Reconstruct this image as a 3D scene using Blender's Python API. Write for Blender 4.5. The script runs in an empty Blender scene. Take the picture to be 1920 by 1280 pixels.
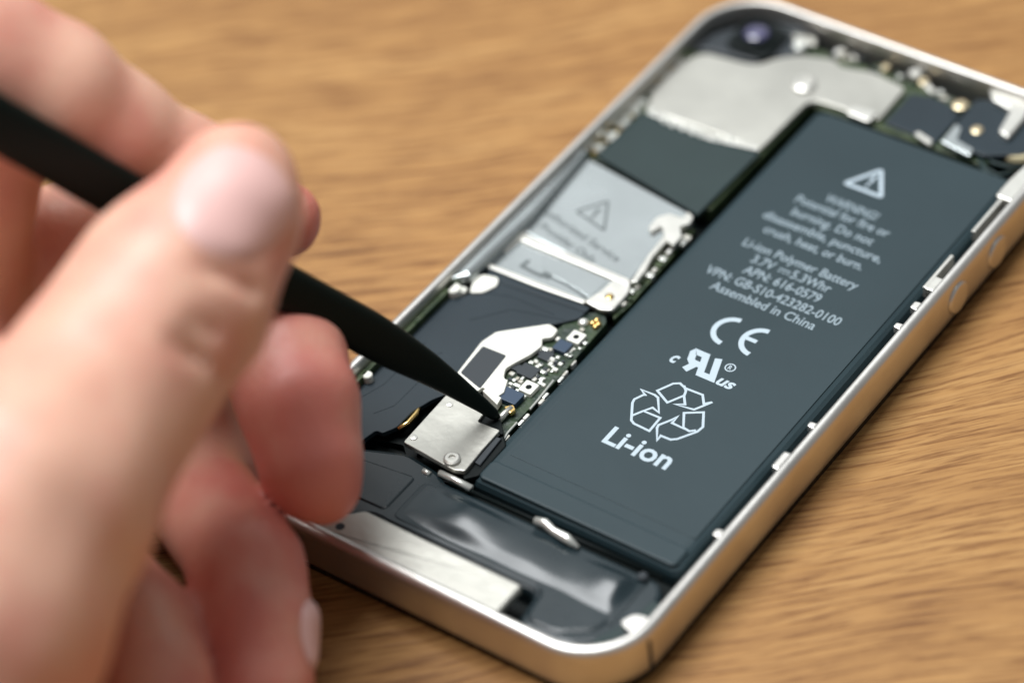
import bpy, bmesh, math, random
import numpy as np
from mathutils import Vector, Matrix, noise
from mathutils.bvhtree import BVHTree

S = bpy.context.scene
C = S.collection
MM = 0.001
random.seed(7)

# ------------------------------------------------------------------ camera
# phone frame of reference, millimetres: x to the right, y towards the camera end, z up, table at z = 0
CAM = np.array([187.7626, -249.4091, 298.1076])
ROT = np.array([[0.8069182, -0.3494365, 0.4762112],
                [0.5831067, 0.5998155, -0.5479124],
                [-0.0941782, 0.7198024, 0.6877608]])
FPX = 6200.0
cam_d = bpy.data.cameras.new('camera')
cam = bpy.data.objects.new('camera', cam_d); C.objects.link(cam)
m4 = Matrix([list(ROT[i]) + [CAM[i] * MM] for i in range(3)] + [[0, 0, 0, 1]])
cam.matrix_world = m4
cam_d.sensor_width = 36.0
cam_d.lens = 36.0 * FPX / 1920.0
cam_d.clip_start = 0.01
cam_d.clip_end = 20
cam_d.dof.use_dof = True
cam_d.dof.focus_distance = 0.4145
cam_d.dof.aperture_fstop = 8.0
cam_d.dof.aperture_blades = 0
S.camera = cam

# ------------------------------------------------------------------ light
w = bpy.data.worlds.new('World'); S.world = w; w.use_nodes = True
bg = w.node_tree.nodes['Background']
bg.inputs[0].default_value = (0.95, 0.97, 1.0, 1); bg.inputs[1].default_value = 0.19

def area(name, loc, target, size, size_y, power, col):
    l = bpy.data.lights.new(name, 'AREA'); l.shape = 'RECTANGLE'
    l.size = size; l.size_y = size_y; l.energy = power; l.color = col
    o = bpy.data.objects.new(name, l); C.objects.link(o)
    o.location = loc
    o.rotation_euler = (Vector(target) - Vector(loc)).to_track_quat('-Z', 'Y').to_euler()
    return o
# a large window behind and to the left of the phone
area('window_light', (-0.46, 0.0, 1.40), (-0.02, -0.04, 0), 0.85, 0.85, 30, (0.97, 0.99, 1.0))
area('metal_fill_light', (-0.75, 1.15, 1.1), (0, 0, 0), 1.7, 1.5, 5.0, (0.94, 0.98, 1.0))  # added fill lamp, gives the flat metal something bright to reflect

S.view_settings.view_transform = 'Standard'
S.view_settings.look = 'None'
S.view_settings.exposure = 0.15
S.view_settings.gamma = 1.0
S.render.engine = 'CYCLES'

# ------------------------------------------------------------------ helpers
def Pd(px, py, d):
    """world point (mm) seen at photo position px, py at depth d"""
    return CAM + ROT @ np.array([(px - 960) / FPX * d, -(py - 640) / FPX * d, -d])
def Q(px, py, z):
    """point (mm) of the level z under photo position px, py"""
    d = ROT @ np.array([(px - 960) / FPX, -(py - 640) / FPX, -1.0])
    t = (z - CAM[2]) / d[2]
    return CAM + d * t
def QP(pts, z):
    return [(float(Q(a, b, z)[0]), float(Q(a, b, z)[1])) for a, b in pts]
def crop(x0, y0, s, pts):
    return [(x0 + a / s, y0 + b / s) for a, b in pts]

MATS = {}
def mat(name, col, rough=0.5, metal=0.0, spec=0.5, bump=0.0, bscale=400.0, vary=0.0, vscale=120.0, coat=0.0, stretch=None, col2=None, bdist=0.0006, bdet=4):
    if name in MATS: return MATS[name]
    m = bpy.data.materials.new(name); m.use_nodes = True
    nt = m.node_tree; b = nt.nodes['Principled BSDF']
    b.inputs['Base Color'].default_value = (*col, 1)
    b.inputs['Roughness'].default_value = rough
    b.inputs['Metallic'].default_value = metal
    b.inputs['Specular IOR Level'].default_value = spec
    b.inputs['Coat Weight'].default_value = coat
    tc = nt.nodes.new('ShaderNodeTexCoord'); mp = nt.nodes.new('ShaderNodeMapping')
    nt.links.new(tc.outputs['Object'], mp.inputs[0])
    if stretch: mp.inputs['Scale'].default_value = stretch
    if vary or col2:
        n = nt.nodes.new('ShaderNodeTexNoise'); n.inputs['Scale'].default_value = vscale; n.inputs['Detail'].default_value = 6
        nt.links.new(mp.outputs[0], n.inputs[0])
        r = nt.nodes.new('ShaderNodeValToRGB')
        r.color_ramp.elements[0].position = 0.35; r.color_ramp.elements[1].position = 0.65
        c2 = col2 or tuple(min(1, c * (1 + vary)) for c in col)
        c1 = col if col2 else tuple(c * (1 - vary) for c in col)
        r.color_ramp.elements[0].color = (*c1, 1); r.color_ramp.elements[1].color = (*c2, 1)
        nt.links.new(n.outputs[0], r.inputs[0]); nt.links.new(r.outputs[0], b.inputs['Base Color'])
        mr = nt.nodes.new('ShaderNodeMapRange'); mr.inputs[3].default_value = rough * 0.8; mr.inputs[4].default_value = min(1, rough * 1.25)
        nt.links.new(n.outputs[0], mr.inputs[0]); nt.links.new(mr.outputs[0], b.inputs['Roughness'])
    if bump:
        n = nt.nodes.new('ShaderNodeTexNoise'); n.inputs['Scale'].default_value = bscale; n.inputs['Detail'].default_value = bdet
        nt.links.new(mp.outputs[0], n.inputs[0])
        bp = nt.nodes.new('ShaderNodeBump'); bp.inputs['Strength'].default_value = bump; bp.inputs['Distance'].default_value = bdist
        nt.links.new(n.outputs[0], bp.inputs['Height']); nt.links.new(bp.outputs[0], b.inputs['Normal'])
    MATS[name] = m
    return m

def link_mesh(name, me, m, parent=None, smooth=False):
    o = bpy.data.objects.new(name, me); C.objects.link(o)
    if m: me.materials.append(m)
    if parent: o.parent = parent
    if smooth: me.shade_smooth()
    return o
def obj(name, bm, m, parent=None, smooth=False):
    for v in bm.verts: v.co *= MM
    bmesh.ops.recalc_face_normals(bm, faces=bm.faces)
    me = bpy.data.meshes.new(name); bm.to_mesh(me); bm.free()
    return link_mesh(name, me, m, parent, smooth)

def add_prism(bm, pts, z0, z1, bev=0.0, top=None):
    """closed prism over outline pts (mm); bev cuts the top edge back"""
    n = len(pts)
    a = sum(pts[i][0] * pts[(i + 1) % n][1] - pts[(i + 1) % n][0] * pts[i][1] for i in range(n))
    if a < 0: pts = pts[::-1]
    lo = [bm.verts.new((x, y, z0)) for x, y in pts]
    def inset(d):
        out = []
        for i in range(n):
            p0, p1, p2 = Vector(pts[i - 1]), Vector(pts[i]), Vector(pts[(i + 1) % n])
            e1 = (p1 - p0); e2 = (p2 - p1)
            if e1.length < 1e-6 or e2.length < 1e-6: out.append(p1); continue
            e1.normalize(); e2.normalize()
            n1 = Vector((-e1.y, e1.x)); n2 = Vector((-e2.y, e2.x))
            b = n1 + n2
            if b.length < 0.3: b = n1; k = 1
            else: b.normalize(); k = min(2.0, 1 / max(0.3, b.dot(n1)))
            out.append(p1 + b * d * k)
        return out
    rings = [lo]
    if bev > 0:
        for t in (0, 0.5, 1):
            d = bev * (1 - math.cos(t * math.pi / 2)); dz = bev * (1 - math.sin(t * math.pi / 2))
            rings.append([bm.verts.new((p[0], p[1], z1 - dz)) for p in inset(d)])
    else:
        rings.append([bm.verts.new((x, y, z1)) for x, y in pts])
    for r0, r1 in zip(rings, rings[1:]):
        for i in range(n):
            j = (i + 1) % n
            bm.faces.new((r0[i], r0[j], r1[j], r1[i]))
    bm.faces.new(rings[-1]); bm.faces.new(lo[::-1])
def prism(name, pts, z0, z1, m, parent, bev=0.12):
    bm = bmesh.new(); add_prism(bm, pts, z0, z1, bev); return obj(name, bm, m, parent)
def rrect(cx, cy, wx, wy, r, seg=6, rot=0.0):
    pts = []
    for sx, sy, a0 in ((1, 1, 0), (-1, 1, 90), (-1, -1, 180), (1, -1, 270)):
        for k in range(seg + 1):
            a = math.radians(a0 + 90 * k / seg)
            pts.append((sx * (wx / 2 - r) + r * math.cos(a), sy * (wy / 2 - r) + r * math.sin(a)))
    c, s = math.cos(rot), math.sin(rot)
    return [(cx + x * c - y * s, cy + x * s + y * c) for x, y in pts]
def smooth_poly(pts, r=0.6, seg=4):
    """round the corners of an outline"""
    out = []; n = len(pts)
    for i in range(n):
        p0, p1, p2 = Vector(pts[i - 1]), Vector(pts[i]), Vector(pts[(i + 1) % n])
        a = p0 - p1; b = p2 - p1
        d = min(r, a.length * 0.45, b.length * 0.45)
        A = p1 + a.normalized() * d; B = p1 + b.normalized() * d
        for k in range(seg + 1):
            t = k / seg
            q = A * (1 - t) ** 2 + p1 * 2 * t * (1 - t) + B * t * t
            out.append((q.x, q.y))
    return out
def add_lathe(bm, cx, cy, prof, seg=24):
    """prof: list of (radius, z), from the bottom up; closed by end caps"""
    rings = []
    for r, z in prof:
        rings.append([bm.verts.new((cx + r * math.cos(2 * math.pi * k / seg), cy + r * math.sin(2 * math.pi * k / seg), z)) for k in range(seg)])
    for a, b in zip(rings, rings[1:]):
        for k in range(seg):
            j = (k + 1) % seg
            bm.faces.new((a[k], a[j], b[j], b[k]))
    bm.faces.new(rings[0][::-1]); bm.faces.new(rings[-1])
def lathe(name, cx, cy, prof, m, parent, smooth=False, seg=24):
    bm = bmesh.new(); add_lathe(bm, cx, cy, prof, seg); return obj(name, bm, m, parent, smooth)
def add_tube(bm, path, r, seg=8):
    path = [Vector(p) for p in path]; rings = []
    for i, p in enumerate(path):
        t = (path[min(i + 1, len(path) - 1)] - path[max(i - 1, 0)]).normalized()
        u = t.cross(Vector((0, 0, 1)))
        if u.length < 0.1: u = t.cross(Vector((1, 0, 0)))
        u.normalize(); v = t.cross(u)
        rr = r[i] if isinstance(r, (list, tuple)) else r
        rings.append([bm.verts.new(p + (u * math.cos(2 * math.pi * k / seg) + v * math.sin(2 * math.pi * k / seg)) * rr) for k in range(seg)])
    for a, b in zip(rings, rings[1:]):
        for k in range(seg):
            j = (k + 1) % seg
            bm.faces.new((a[k], a[j], b[j], b[k]))
    bm.faces.new(rings[0][::-1]); bm.faces.new(rings[-1])
def add_stroke(bm, pts, wd, z0, z1, closed=False):
    """flat ribbon of printed ink along a polyline"""
    n = len(pts)
    P = [Vector(p) for p in pts]
    L, R_ = [], []
    for i in range(n):
        a = P[i - 1] if (i > 0 or closed) else None
        b = P[(i + 1) % n] if (i < n - 1 or closed) else None
        e1 = (P[i] - a).normalized() if a is not None else None
        e2 = (b - P[i]).normalized() if b is not None else None
        if e1 is None: e1 = e2
        if e2 is None: e2 = e1
        n1 = Vector((-e1.y, e1.x)); n2 = Vector((-e2.y, e2.x))
        q = n1 + n2
        if q.length < 0.3: q = n1
        q.normalize(); k = min(1.8, 1 / max(0.4, q.dot(n1)))
        L.append(P[i] + q * wd / 2 * k); R_.append(P[i] - q * wd / 2 * k)
    vs = [[bm.verts.new((p.x, p.y, z)) for p in side] for side in (L, R_) for z in (z0, z1)]
    rng = range(n if closed else n - 1)
    for i in rng:
        j = (i + 1) % n
        bm.faces.new((vs[1][i], vs[1][j], vs[3][j], vs[3][i]))
        bm.faces.new((vs[0][i], vs[2][i], vs[2][j], vs[0][j]))
        bm.faces.new((vs[0][i], vs[0][j], vs[1][j], vs[1][i]))
        bm.faces.new((vs[2][i], vs[3][i], vs[3][j], vs[2][j]))
    if not closed:
        for i in (0, n - 1): bm.faces.new((vs[0][i], vs[1][i], vs[3][i], vs[2][i]))

def text_mesh(lines, z, bold=0.0, shear=0.0):
    """lines: (string, centre x, baseline y, width, cap height, angle) in mm -> one bmesh of flat lettering"""
    bm = bmesh.new()
    for s, cx, y, wd, cap, ang in lines:
        cu = bpy.data.curves.new('t', 'FONT'); cu.body = s; cu.size = 1.0; cu.offset = bold; cu.shear = shear; cu.resolution_u = 3
        cu.extrude = 0.0
        o = bpy.data.objects.new('t', cu); C.objects.link(o)
        bpy.context.view_layer.update()
        me = bpy.data.meshes.new_from_object(o.evaluated_get(bpy.context.evaluated_depsgraph_get()))
        bpy.data.objects.remove(o); bpy.data.curves.remove(cu)
        xs = [v.co.x for v in me.vertices]
        x0, x1 = min(xs), max(xs)
        sx = wd / (x1 - x0); sy = cap / 0.70
        c_, s_ = math.cos(ang), math.sin(ang)
        for v in me.vertices:
            a = (v.co.x - (x0 + x1) / 2) * sx; b = v.co.y * sy
            v.co = (cx + a * c_ - b * s_, y + a * s_ + b * c_, z)
        bm.from_mesh(me); bpy.data.meshes.remove(me)
    return bm

def empty(name, loc=(0, 0, 0)):
    o = bpy.data.objects.new(name, None); C.objects.link(o); o.location = [c * MM for c in loc]; o.empty_display_size = 0.01
    return o
def tag(o, label, cat=None, group=None):
    o['label'] = label
    if cat: o['category'] = cat
    if group: o['group'] = group
    return o

# ------------------------------------------------------------------ materials
STEEL = mat('brushed_steel', (0.70, 0.68, 0.64), 0.38, 0.92, bump=0.05, bscale=900, vary=0.04)
LID = mat('tinned_shield', (0.52, 0.51, 0.46), 0.36, 0.9, bump=0.08, bscale=500, vary=0.06, vscale=90)
SILVER = mat('nickel_sheet', (0.52, 0.56, 0.56), 0.26, 0.95, bump=0.12, bscale=160, vary=0.05, vscale=60)
BRIGHT = mat('bright_tin', (0.66, 0.65, 0.60), 0.38, 0.8, bump=0.15, bscale=500)
CREAM = mat('white_adhesive_foil', (0.82, 0.82, 0.74), 0.5, 0.0, bump=0.05)
BATT = mat('battery_foil', (0.020, 0.038, 0.045), 0.45, 0.0, 0.3, bump=0.05, bscale=260, vary=0.05, vscale=60)
FILM = mat('black_polyimide', (0.014, 0.025, 0.033), 0.42, 0.0, 0.32, bump=0.05, bscale=130, vary=0.10, vscale=80)
PADM = mat('graphite_sheet', (0.024, 0.040, 0.040), 0.5, 0.0, 0.25, bump=0.05, bscale=200, vary=0.08)
BLACK = mat('black_plastic', (0.003, 0.006, 0.006), 0.5, 0.0, 0.15, bump=0.1)
GLASS = mat('front_glass_black', (0.010, 0.009, 0.008), 0.12, 0.0, 0.5)
SPK = mat('speaker_plastic', (0.013, 0.024, 0.029), 0.27, 0.0, 0.55, bump=0.3, bscale=60, vary=0.08, vscale=80)
PCB = mat('dark_solder_mask', (0.012, 0.025, 0.018), 0.35, 0.0, 0.5, bump=0.3, bscale=900, col2=(0.03, 0.055, 0.02), vscale=500)
GREEN = mat('green_solder_mask', (0.014, 0.032, 0.010), 0.4, 0.0, 0.5, bump=0.3, bscale=900, col2=(0.055, 0.08, 0.03), vscale=450)
GOLD = mat('gold_plating', (0.80, 0.56, 0.22), 0.25, 1.0)
PALE = mat('pale_gold', (0.62, 0.52, 0.34), 0.35, 0.9)
SOLDER = mat('solder', (0.85, 0.86, 0.80), 0.3, 0.7)
CHIP = mat('chip_resin', (0.035, 0.042, 0.048), 0.45, 0.0, 0.3)
BLUE = mat('blue_connector', (0.020, 0.045, 0.085), 0.4)
CERAM = mat('ceramic', (0.45, 0.42, 0.34), 0.4, col2=(0.7, 0.7, 0.66), vscale=900)
INK = mat('white_ink', (0.46, 0.55, 0.61), 0.6)
INKT = mat('thin_white_ink', (0.27, 0.34, 0.38), 0.6)
INKD = mat('grey_ink', (0.10, 0.12, 0.12), 0.6)
SPUDM = mat('black_nylon', (0.0012, 0.005, 0.0035), 0.48, 0.0, 0.16, bump=0.08, bscale=700)

# ------------------------------------------------------------------ table
def wood():
    m = bpy.data.materials.new('oak'); m.use_nodes = True
    nt = m.node_tree; N = nt.nodes; Lk = nt.links; b = N['Principled BSDF']
    tc = N.new('ShaderNodeTexCoord')
    g = Q(1675, 917, 0) - Q(1565, 935, 0); ang = math.atan2(g[1], g[0])
    rot = N.new('ShaderNodeMapping'); rot.vector_type = 'POINT'
    rot.inputs['Rotation'].default_value = (0, 0, -ang)
    Lk.new(tc.outputs['Object'], rot.inputs[0])
    # slow wander of the grain
    wn = N.new('ShaderNodeTexNoise'); wn.inputs['Scale'].default_value = 9; wn.inputs['Detail'].default_value = 2
    Lk.new(rot.outputs[0], wn.inputs[0])
    sc = N.new('ShaderNodeVectorMath'); sc.operation = 'MULTIPLY_ADD'
    sc.inputs[1].default_value = (0, 0.022, 0); Lk.new(wn.outputs['Color'], sc.inputs[0]); Lk.new(rot.outputs[0], sc.inputs[2])
    def nz(sx, sy, scale, det, rough=0.6):
        mp = N.new('ShaderNodeMapping'); mp.inputs['Scale'].default_value = (sx, sy, 1); Lk.new(sc.outputs[0], mp.inputs[0])
        n = N.new('ShaderNodeTexNoise'); n.inputs['Scale'].default_value = scale; n.inputs['Detail'].default_value = det
        n.inputs['Roughness'].default_value = rough
        Lk.new(mp.outputs[0], n.inputs[0]); return n.outputs[0]
    big = nz(0.16, 1, 60, 4)
    mid = nz(0.12, 1, 480, 5, 0.6)
    fine = nz(0.06, 1, 1450, 4, 0.65)
    r1 = N.new('ShaderNodeValToRGB'); e = r1.color_ramp.elements
    e[0].position = 0.28; e[0].color = (0.25, 0.112, 0.032, 1)
    e[1].position = 0.72; e[1].color = (0.52, 0.300, 0.110, 1)
    x = r1.color_ramp.elements.new(0.5); x.color = (0.385, 0.198, 0.062, 1)
    mx = N.new('ShaderNodeMath'); mx.operation = 'MULTIPLY_ADD'; mx.inputs[1].default_value = 0.55
    hf = N.new('ShaderNodeMath'); hf.operation = 'MULTIPLY'; hf.inputs[1].default_value = 0.45
    Lk.new(mid, hf.inputs[0]); Lk.new(big, mx.inputs[0]); Lk.new(hf.outputs[0], mx.inputs[2])
    Lk.new(mx.outputs[0], r1.inputs[0])
    # dark pores
    r2 = N.new('ShaderNodeValToRGB'); r2.color_ramp.elements[0].position = 0.37; r2.color_ramp.elements[1].position = 0.53
    r2.color_ramp.elements[0].color = (0.42, 0.30, 0.19, 1); r2.color_ramp.elements[1].color = (1, 1, 1, 1)
    Lk.new(fine, r2.inputs[0])
    mu = N.new('ShaderNodeMix'); mu.data_type = 'RGBA'; mu.blend_type = 'MULTIPLY'; mu.inputs[0].default_value = 0.85
    Lk.new(r1.outputs[0], mu.inputs[6]); Lk.new(r2.outputs[0], mu.inputs[7])
    r3 = N.new('ShaderNodeValToRGB'); r3.color_ramp.elements[0].position = 0.33; r3.color_ramp.elements[1].position = 0.47
    r3.color_ramp.elements[0].color = (0.60, 0.50, 0.38, 1); r3.color_ramp.elements[1].color = (1, 1, 1, 1)
    Lk.new(nz(0.05, 1, 760, 3), r3.inputs[0])
    mu2 = N.new('ShaderNodeMix'); mu2.data_type = 'RGBA'; mu2.blend_type = 'MULTIPLY'; mu2.inputs[0].default_value = 0.4
    Lk.new(mu.outputs[2], mu2.inputs[6]); Lk.new(r3.outputs[0], mu2.inputs[7])
    Lk.new(mu2.outputs[2], b.inputs['Base Color'])
    b.inputs['Roughness'].default_value = 0.5; b.inputs['Specular IOR Level'].default_value = 0.3
    bp = N.new('ShaderNodeBump'); bp.inputs['Strength'].default_value = 0.35; bp.inputs['Distance'].default_value = 0.0003
    Lk.new(fine, bp.inputs['Height']); Lk.new(bp.outputs[0], b.inputs['Normal'])
    return m
bm = bmesh.new(); add_prism(bm, rrect(0, 60, 1500, 1000, 12), -28, 0, 1.5)
tbl = obj('wooden_table', bm, wood())
tag(tbl, 'honey brown oak table top with fine dark grain under the opened phone', 'table')

# ------------------------------------------------------------------ phone
phone = empty('smartphone')
tag(phone, 'white framed smartphone lying face down with its back removed, battery and circuit boards showing', 'phone')

def band():
    bm = bmesh.new()
    # profile: outside wall up, rounded shoulder, narrow top, inside wall down  (offset inwards, z)
    prof = [(0.35, 1.15), (0.08, 1.5), (0.0, 2.4), (0.0, 5.9)]
    for k in range(1, 8):
        a = math.pi / 2 * k / 7
        prof.append((1.0 - 1.0 * math.cos(a), 6.9 - 0.0 + 1.0 * math.sin(a) - (0.0)))
    prof += [(1.35, 7.86), (1.45, 7.6), (1.5, 4.0), (1.5, 1.2)]
    rings = []
    for off, z in prof:
        r = max(0.5, 9.6 - off)
        rings.append([bm.verts.new((x, y, z)) for x, y in rrect(0, 0, 58.8 - 2 * off, 115.4 - 2 * off, r, 14)])
    n = len(rings[0])
    rings.append(rings[0])
    for a, b in zip(rings, rings[1:]):
        for k in range(n):
            j = (k + 1) % n
            bm.faces.new((a[k], a[j], b[j], b[k]))
    return bm
frame = obj('frame', band(), STEEL, phone, smooth=True)
prism('front_glass', rrect(0, 0, 58.0, 114.6, 9.2, 14), 0.0, 1.1, GLASS, phone, 0.25)
prism('midplate', rrect(0, 0, 55.6, 112.2, 8.0, 10), 1.1, 2.6, BLACK, phone, 0.1)
# antenna gap near the lower right corner
prism('antenna_gap', [(29.2, -49.6), (29.43, -49.6), (29.43, -50.0), (29.2, -50.0)], 1.6, 6.4, CHIP, frame, 0.0)
# clips along the inside of the right edge
for y, l in ((-32.3, 1.3), (-18.3, 3.2), (-11.3, 1.1), (9.1, 1.2), (13.4, 1.6)):
    bm = bmesh.new(); add_prism(bm, smooth_poly([(28.1, y - l / 2), (28.1, y + l / 2), (27.0, y + l / 2 - 0.15), (27.0, y - l / 2 + 0.15)], 0.3), 6.7, 7.75, 0.2)
    obj('clip', bm, STEEL, frame)
prism('clip', smooth_poly([(27.9, -50.5), (27.9, -47.4), (26.0, -47.9), (25.2, -49.8)], 0.6), 6.4, 7.4, STEEL, frame)
# long sheet springs by the volume buttons
for y0, y1 in ((17.2, 24.2), (29.5, 37.0)):
    prism('spring_strip', [(26.3, y0), (26.75, y0), (26.75, y1), (26.3, y1)], 5.6, 7.3, BRIGHT, frame, 0.05)
prism('bracket', [(26.75, 17.0), (28.1, 17.0), (28.1, 19.6), (26.75, 19.6)], 6.6, 7.4, BRIGHT, frame, 0.1)
prism('bracket', smooth_poly([(25.6, 36.8), (28.1, 36.8), (28.1, 47.0), (26.2, 46.0), (25.6, 40.5)], 0.5), 6.3, 7.5, BRIGHT, frame, 0.2)
for y in (20.6, 30.6):                                              # round volume buttons
    bm = bmesh.new(); add_lathe(bm, 0, 0, [(2.35, -0.8), (2.35, 0.75), (2.1, 1.0), (1.7, 1.05)], 28)
    bmesh.ops.rotate(bm, verts=bm.verts, cent=(0, 0, 0), matrix=Matrix.Rotation(math.pi / 2, 3, 'Y'))
    bmesh.ops.translate(bm, verts=bm.verts, vec=(28.75, y, 4.1))
    obj('volume_button', bm, STEEL, frame, smooth=False)
# left edge: inner rail, white tape
prism('side_rail', [(-28.0, -40), (-27.0, -40), (-27.0, -8), (-28.0, -8)], 3.0, 6.4, GREEN, phone, 0.1)
for x, y, a, b in ((-27.5, -12.6, 2.3, 1.3), (-27.4, -31.3, 1.6, 1.7)):
    lathe('white_dot', x + 0.6, y, [(a * 0.42, 5.2), (a * 0.42, 6.25), (a * 0.36, 6.4)], CREAM, phone)

# --- battery
ZB = 5.6
batt = empty('battery', (10, 2, 3)); batt.parent = phone
def bat_local(o): o.parent = batt; o.location = (-0.010, -0.002, -0.003); return o
bm = bmesh.new()
def batt_ring(off, z):
    return [bm.verts.new((x, y, z)) for x, y in rrect(10.15, 2.2, 31.4 - 2 * off, 81.6 - 2 * off, 1.3, 5)]
rs = [batt_ring(0.1, 2.6), batt_ring(0.0, 2.9), batt_ring(0.0, 4.2), batt_ring(0.25, 4.9), batt_ring(0.7, 5.3), batt_ring(1.3, 5.52), batt_ring(2.0, ZB)]
for a, b in zip(rs, rs[1:]):
    for k in range(len(a)):
        j = (k + 1) % len(a); bm.faces.new((a[k], a[j], b[j], b[k]))
bm.faces.new(rs[-1]); bm.faces.new(rs[0][::-1])
bat_local(obj('cell', bm, BATT, phone))
# wrapped label sheet with its raised edge and the folded lower end
bm = bmesh.new()
add_prism(bm, [(-3.0, -33.0), (24.6, -33.0), (24.6, 42.0), (-3.0, 42.0)], ZB - 0.05, ZB + 0.06, 0.04)
bat_local(obj('label_sheet', bm, BATT, phone))
bm = bmesh.new()
add_prism(bm, rrect(10.3, -36.4, 29.4, 3.4, 0.8), ZB - 0.3, ZB + 0.16, 0.3)
bat_local(obj('folded_end', bm, BATT, phone))
ZT = ZB + 0.085
lines = [('WARNING!', 9.5, 26.5, 7.9, 1.5), ('Potential for fire or', 9.35, 24.45, 14.3, 1.5), ('burning. Do not', 9.3, 22.05, 12.4, 1.5),
         ('disassemble, puncture,', 9.2, 19.7, 18.1, 1.5), ('crush, heat, or burn.', 9.3, 17.3, 15.1, 1.5),
         ('Li-ion Polymer Battery', 9.5, 13.8, 17.4, 1.5), ('3.7V     5.3Whr', 9.5, 11.6, 12.0, 1.55), ('APN: 616-0579', 9.5, 9.35, 11.6, 1.55),
         ('VPN: GB-S10-423282-0100', 9.6, 6.95, 20.4, 1.55), ('Assembled in China', 9.55, 4.7, 15.8, 1.55), ]
bm = text_mesh([(s, x, y, wd, h, 0.0) for s, x, y, wd, h in lines], ZT, bold=0.012, shear=0.0)
# the direct current sign between 3.7V and 5.3Whr
for a, b, y in ((7.6, 9.3, 12.45),): add_stroke(bm, [(a, y), (b, y)], 0.2, ZT - 0.01, ZT)
for a in (7.6, 8.25, 8.9): add_stroke(bm, [(a, 11.95), (a + 0.42, 11.95)], 0.2, ZT - 0.01, ZT)
bat_local(obj('printed_text', bm, INKT, phone))
bm = text_mesh([('Li-ion', 10.25, -25.3, 9.6, 3.0, 0.0)], ZT, bold=0.022)
bat_local(obj('chemistry_lettering', bm, INK, phone))
bm = bmesh.new()
tri = [(6.15, 30.9), (8.95, 35.5), (11.75, 30.9)]
add_stroke(bm, smooth_poly(tri, 0.35, 3), 0.55, ZT - 0.01, ZT, True)
add_stroke(bm, [(8.95, 34.2), (8.95, 32.5)], 0.42, ZT - 0.01, ZT); add_stroke(bm, [(8.95, 32.1), (8.95, 31.65)], 0.42, ZT - 0.01, ZT)
bat_local(obj('warning_triangle', bm, INK, phone))
bm = bmesh.new()                                                    # CE mark
def arc(cx, cy, r, a0, a1, n=18): return [(cx + r * math.cos(math.radians(a0 + (a1 - a0) * k / n)), cy + r * math.sin(math.radians(a0 + (a1 - a0) * k / n))) for k in range(n + 1)]
add_stroke(bm, arc(8.75, -0.8, 2.35, 92, 268), 0.72, ZT - 0.01, ZT)
add_stroke(bm, arc(12.95, -0.7, 2.35, 92, 268), 0.72, ZT - 0.01, ZT)
add_stroke(bm, [(10.75, -0.7), (12.5, -0.7)], 0.62, ZT - 0.012, ZT + 0.004)
bat_local(obj('conformity_mark', bm, INK, phone))
bm = bmesh.new()                                                    # component recognition mark: reversed slanted R joined to U
def sl(pts): return [(7.9 + 0.82 * x - 0.35 * y, -9.5 + y) for x, y in pts]
W_ = 1.0
add_stroke(bm, sl([(2.0, 0.0), (2.0, 3.45), (0.1, 3.45), (-0.25, 3.1), (-0.25, 2.0), (0.1, 1.65), (2.0, 1.65)]), 0.95, ZT - 0.01, ZT)
add_stroke(bm, sl([(0.9, 1.7), (-0.75, 0.0)]), 1.0, ZT - 0.012, ZT + 0.003)
add_stroke(bm, sl([(2.0, 3.8), (2.0, 0.35), (4.2, 0.35), (4.2, 3.8)]), 0.95, ZT - 0.014, ZT + 0.006)
for s_, x_, y_, w__, h_ in (('c', 5.2, -9.2, 1.05, 1.95), ('us', 13.25, -9.6, 2.5, 1.75)):
    t2 = text_mesh([(s_, x_, y_, w__, h_, 0)], ZT, bold=0.03, shear=0.25)
    me = bpy.data.meshes.new('t'); t2.to_mesh(me); bm.from_mesh(me); bpy.data.meshes.remove(me); t2.free()
add_stroke(bm, arc(12.15, -6.3, 0.66, 0, 345, 20), 0.16, ZT - 0.01, ZT, True)
t2 = text_mesh([('R', 12.15, -6.65, 0.5, 0.7, 0)], ZT, bold=0.02); me = bpy.data.meshes.new('t'); t2.to_mesh(me); bm.from_mesh(me); t2.free()
bat_local(obj('recognition_mark', bm, INK, phone))
bm = bmesh.new()                                                    # recycling arrows, outlined
k3 = lambda pts: QP(crop(1110, 580, 4, pts), ZT)
for pl, cl in (([(385, 640), (318, 672), (303, 700), (295, 830), (315, 855), (430, 910), (512, 812), (385, 760), (455, 735), (502, 772), (495, 660), (470, 640), (370, 600), (400, 640)], True),
               ([(385, 760), (300, 795)], False),
               ([(840, 712), (838, 700), (830, 640), (700, 590), (660, 553), (610, 555), (490, 608), (565, 697), (690, 645), (698, 712), (620, 710), (765, 750), (903, 694)], None),
               ([(832, 709), (900, 695)], False),
               ([(690, 650), (705, 610), (690, 570)], False),
               ([(690, 775), (837, 770), (832, 880), (790, 915), (640, 970), (590, 975), (515, 945), (488, 980), (488, 885), (500, 865), (595, 828), (645, 800), (600, 850), (685, 890)], True),
               ([(685, 885), (730, 912), (780, 905)], False)):
    add_stroke(bm, k3(pl), 0.33, ZT - 0.01, ZT + {True: 0, None: 0.002, False: 0.006}[cl], bool(cl))
bat_local(obj('recycling_mark', bm, INK, phone))

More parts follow.
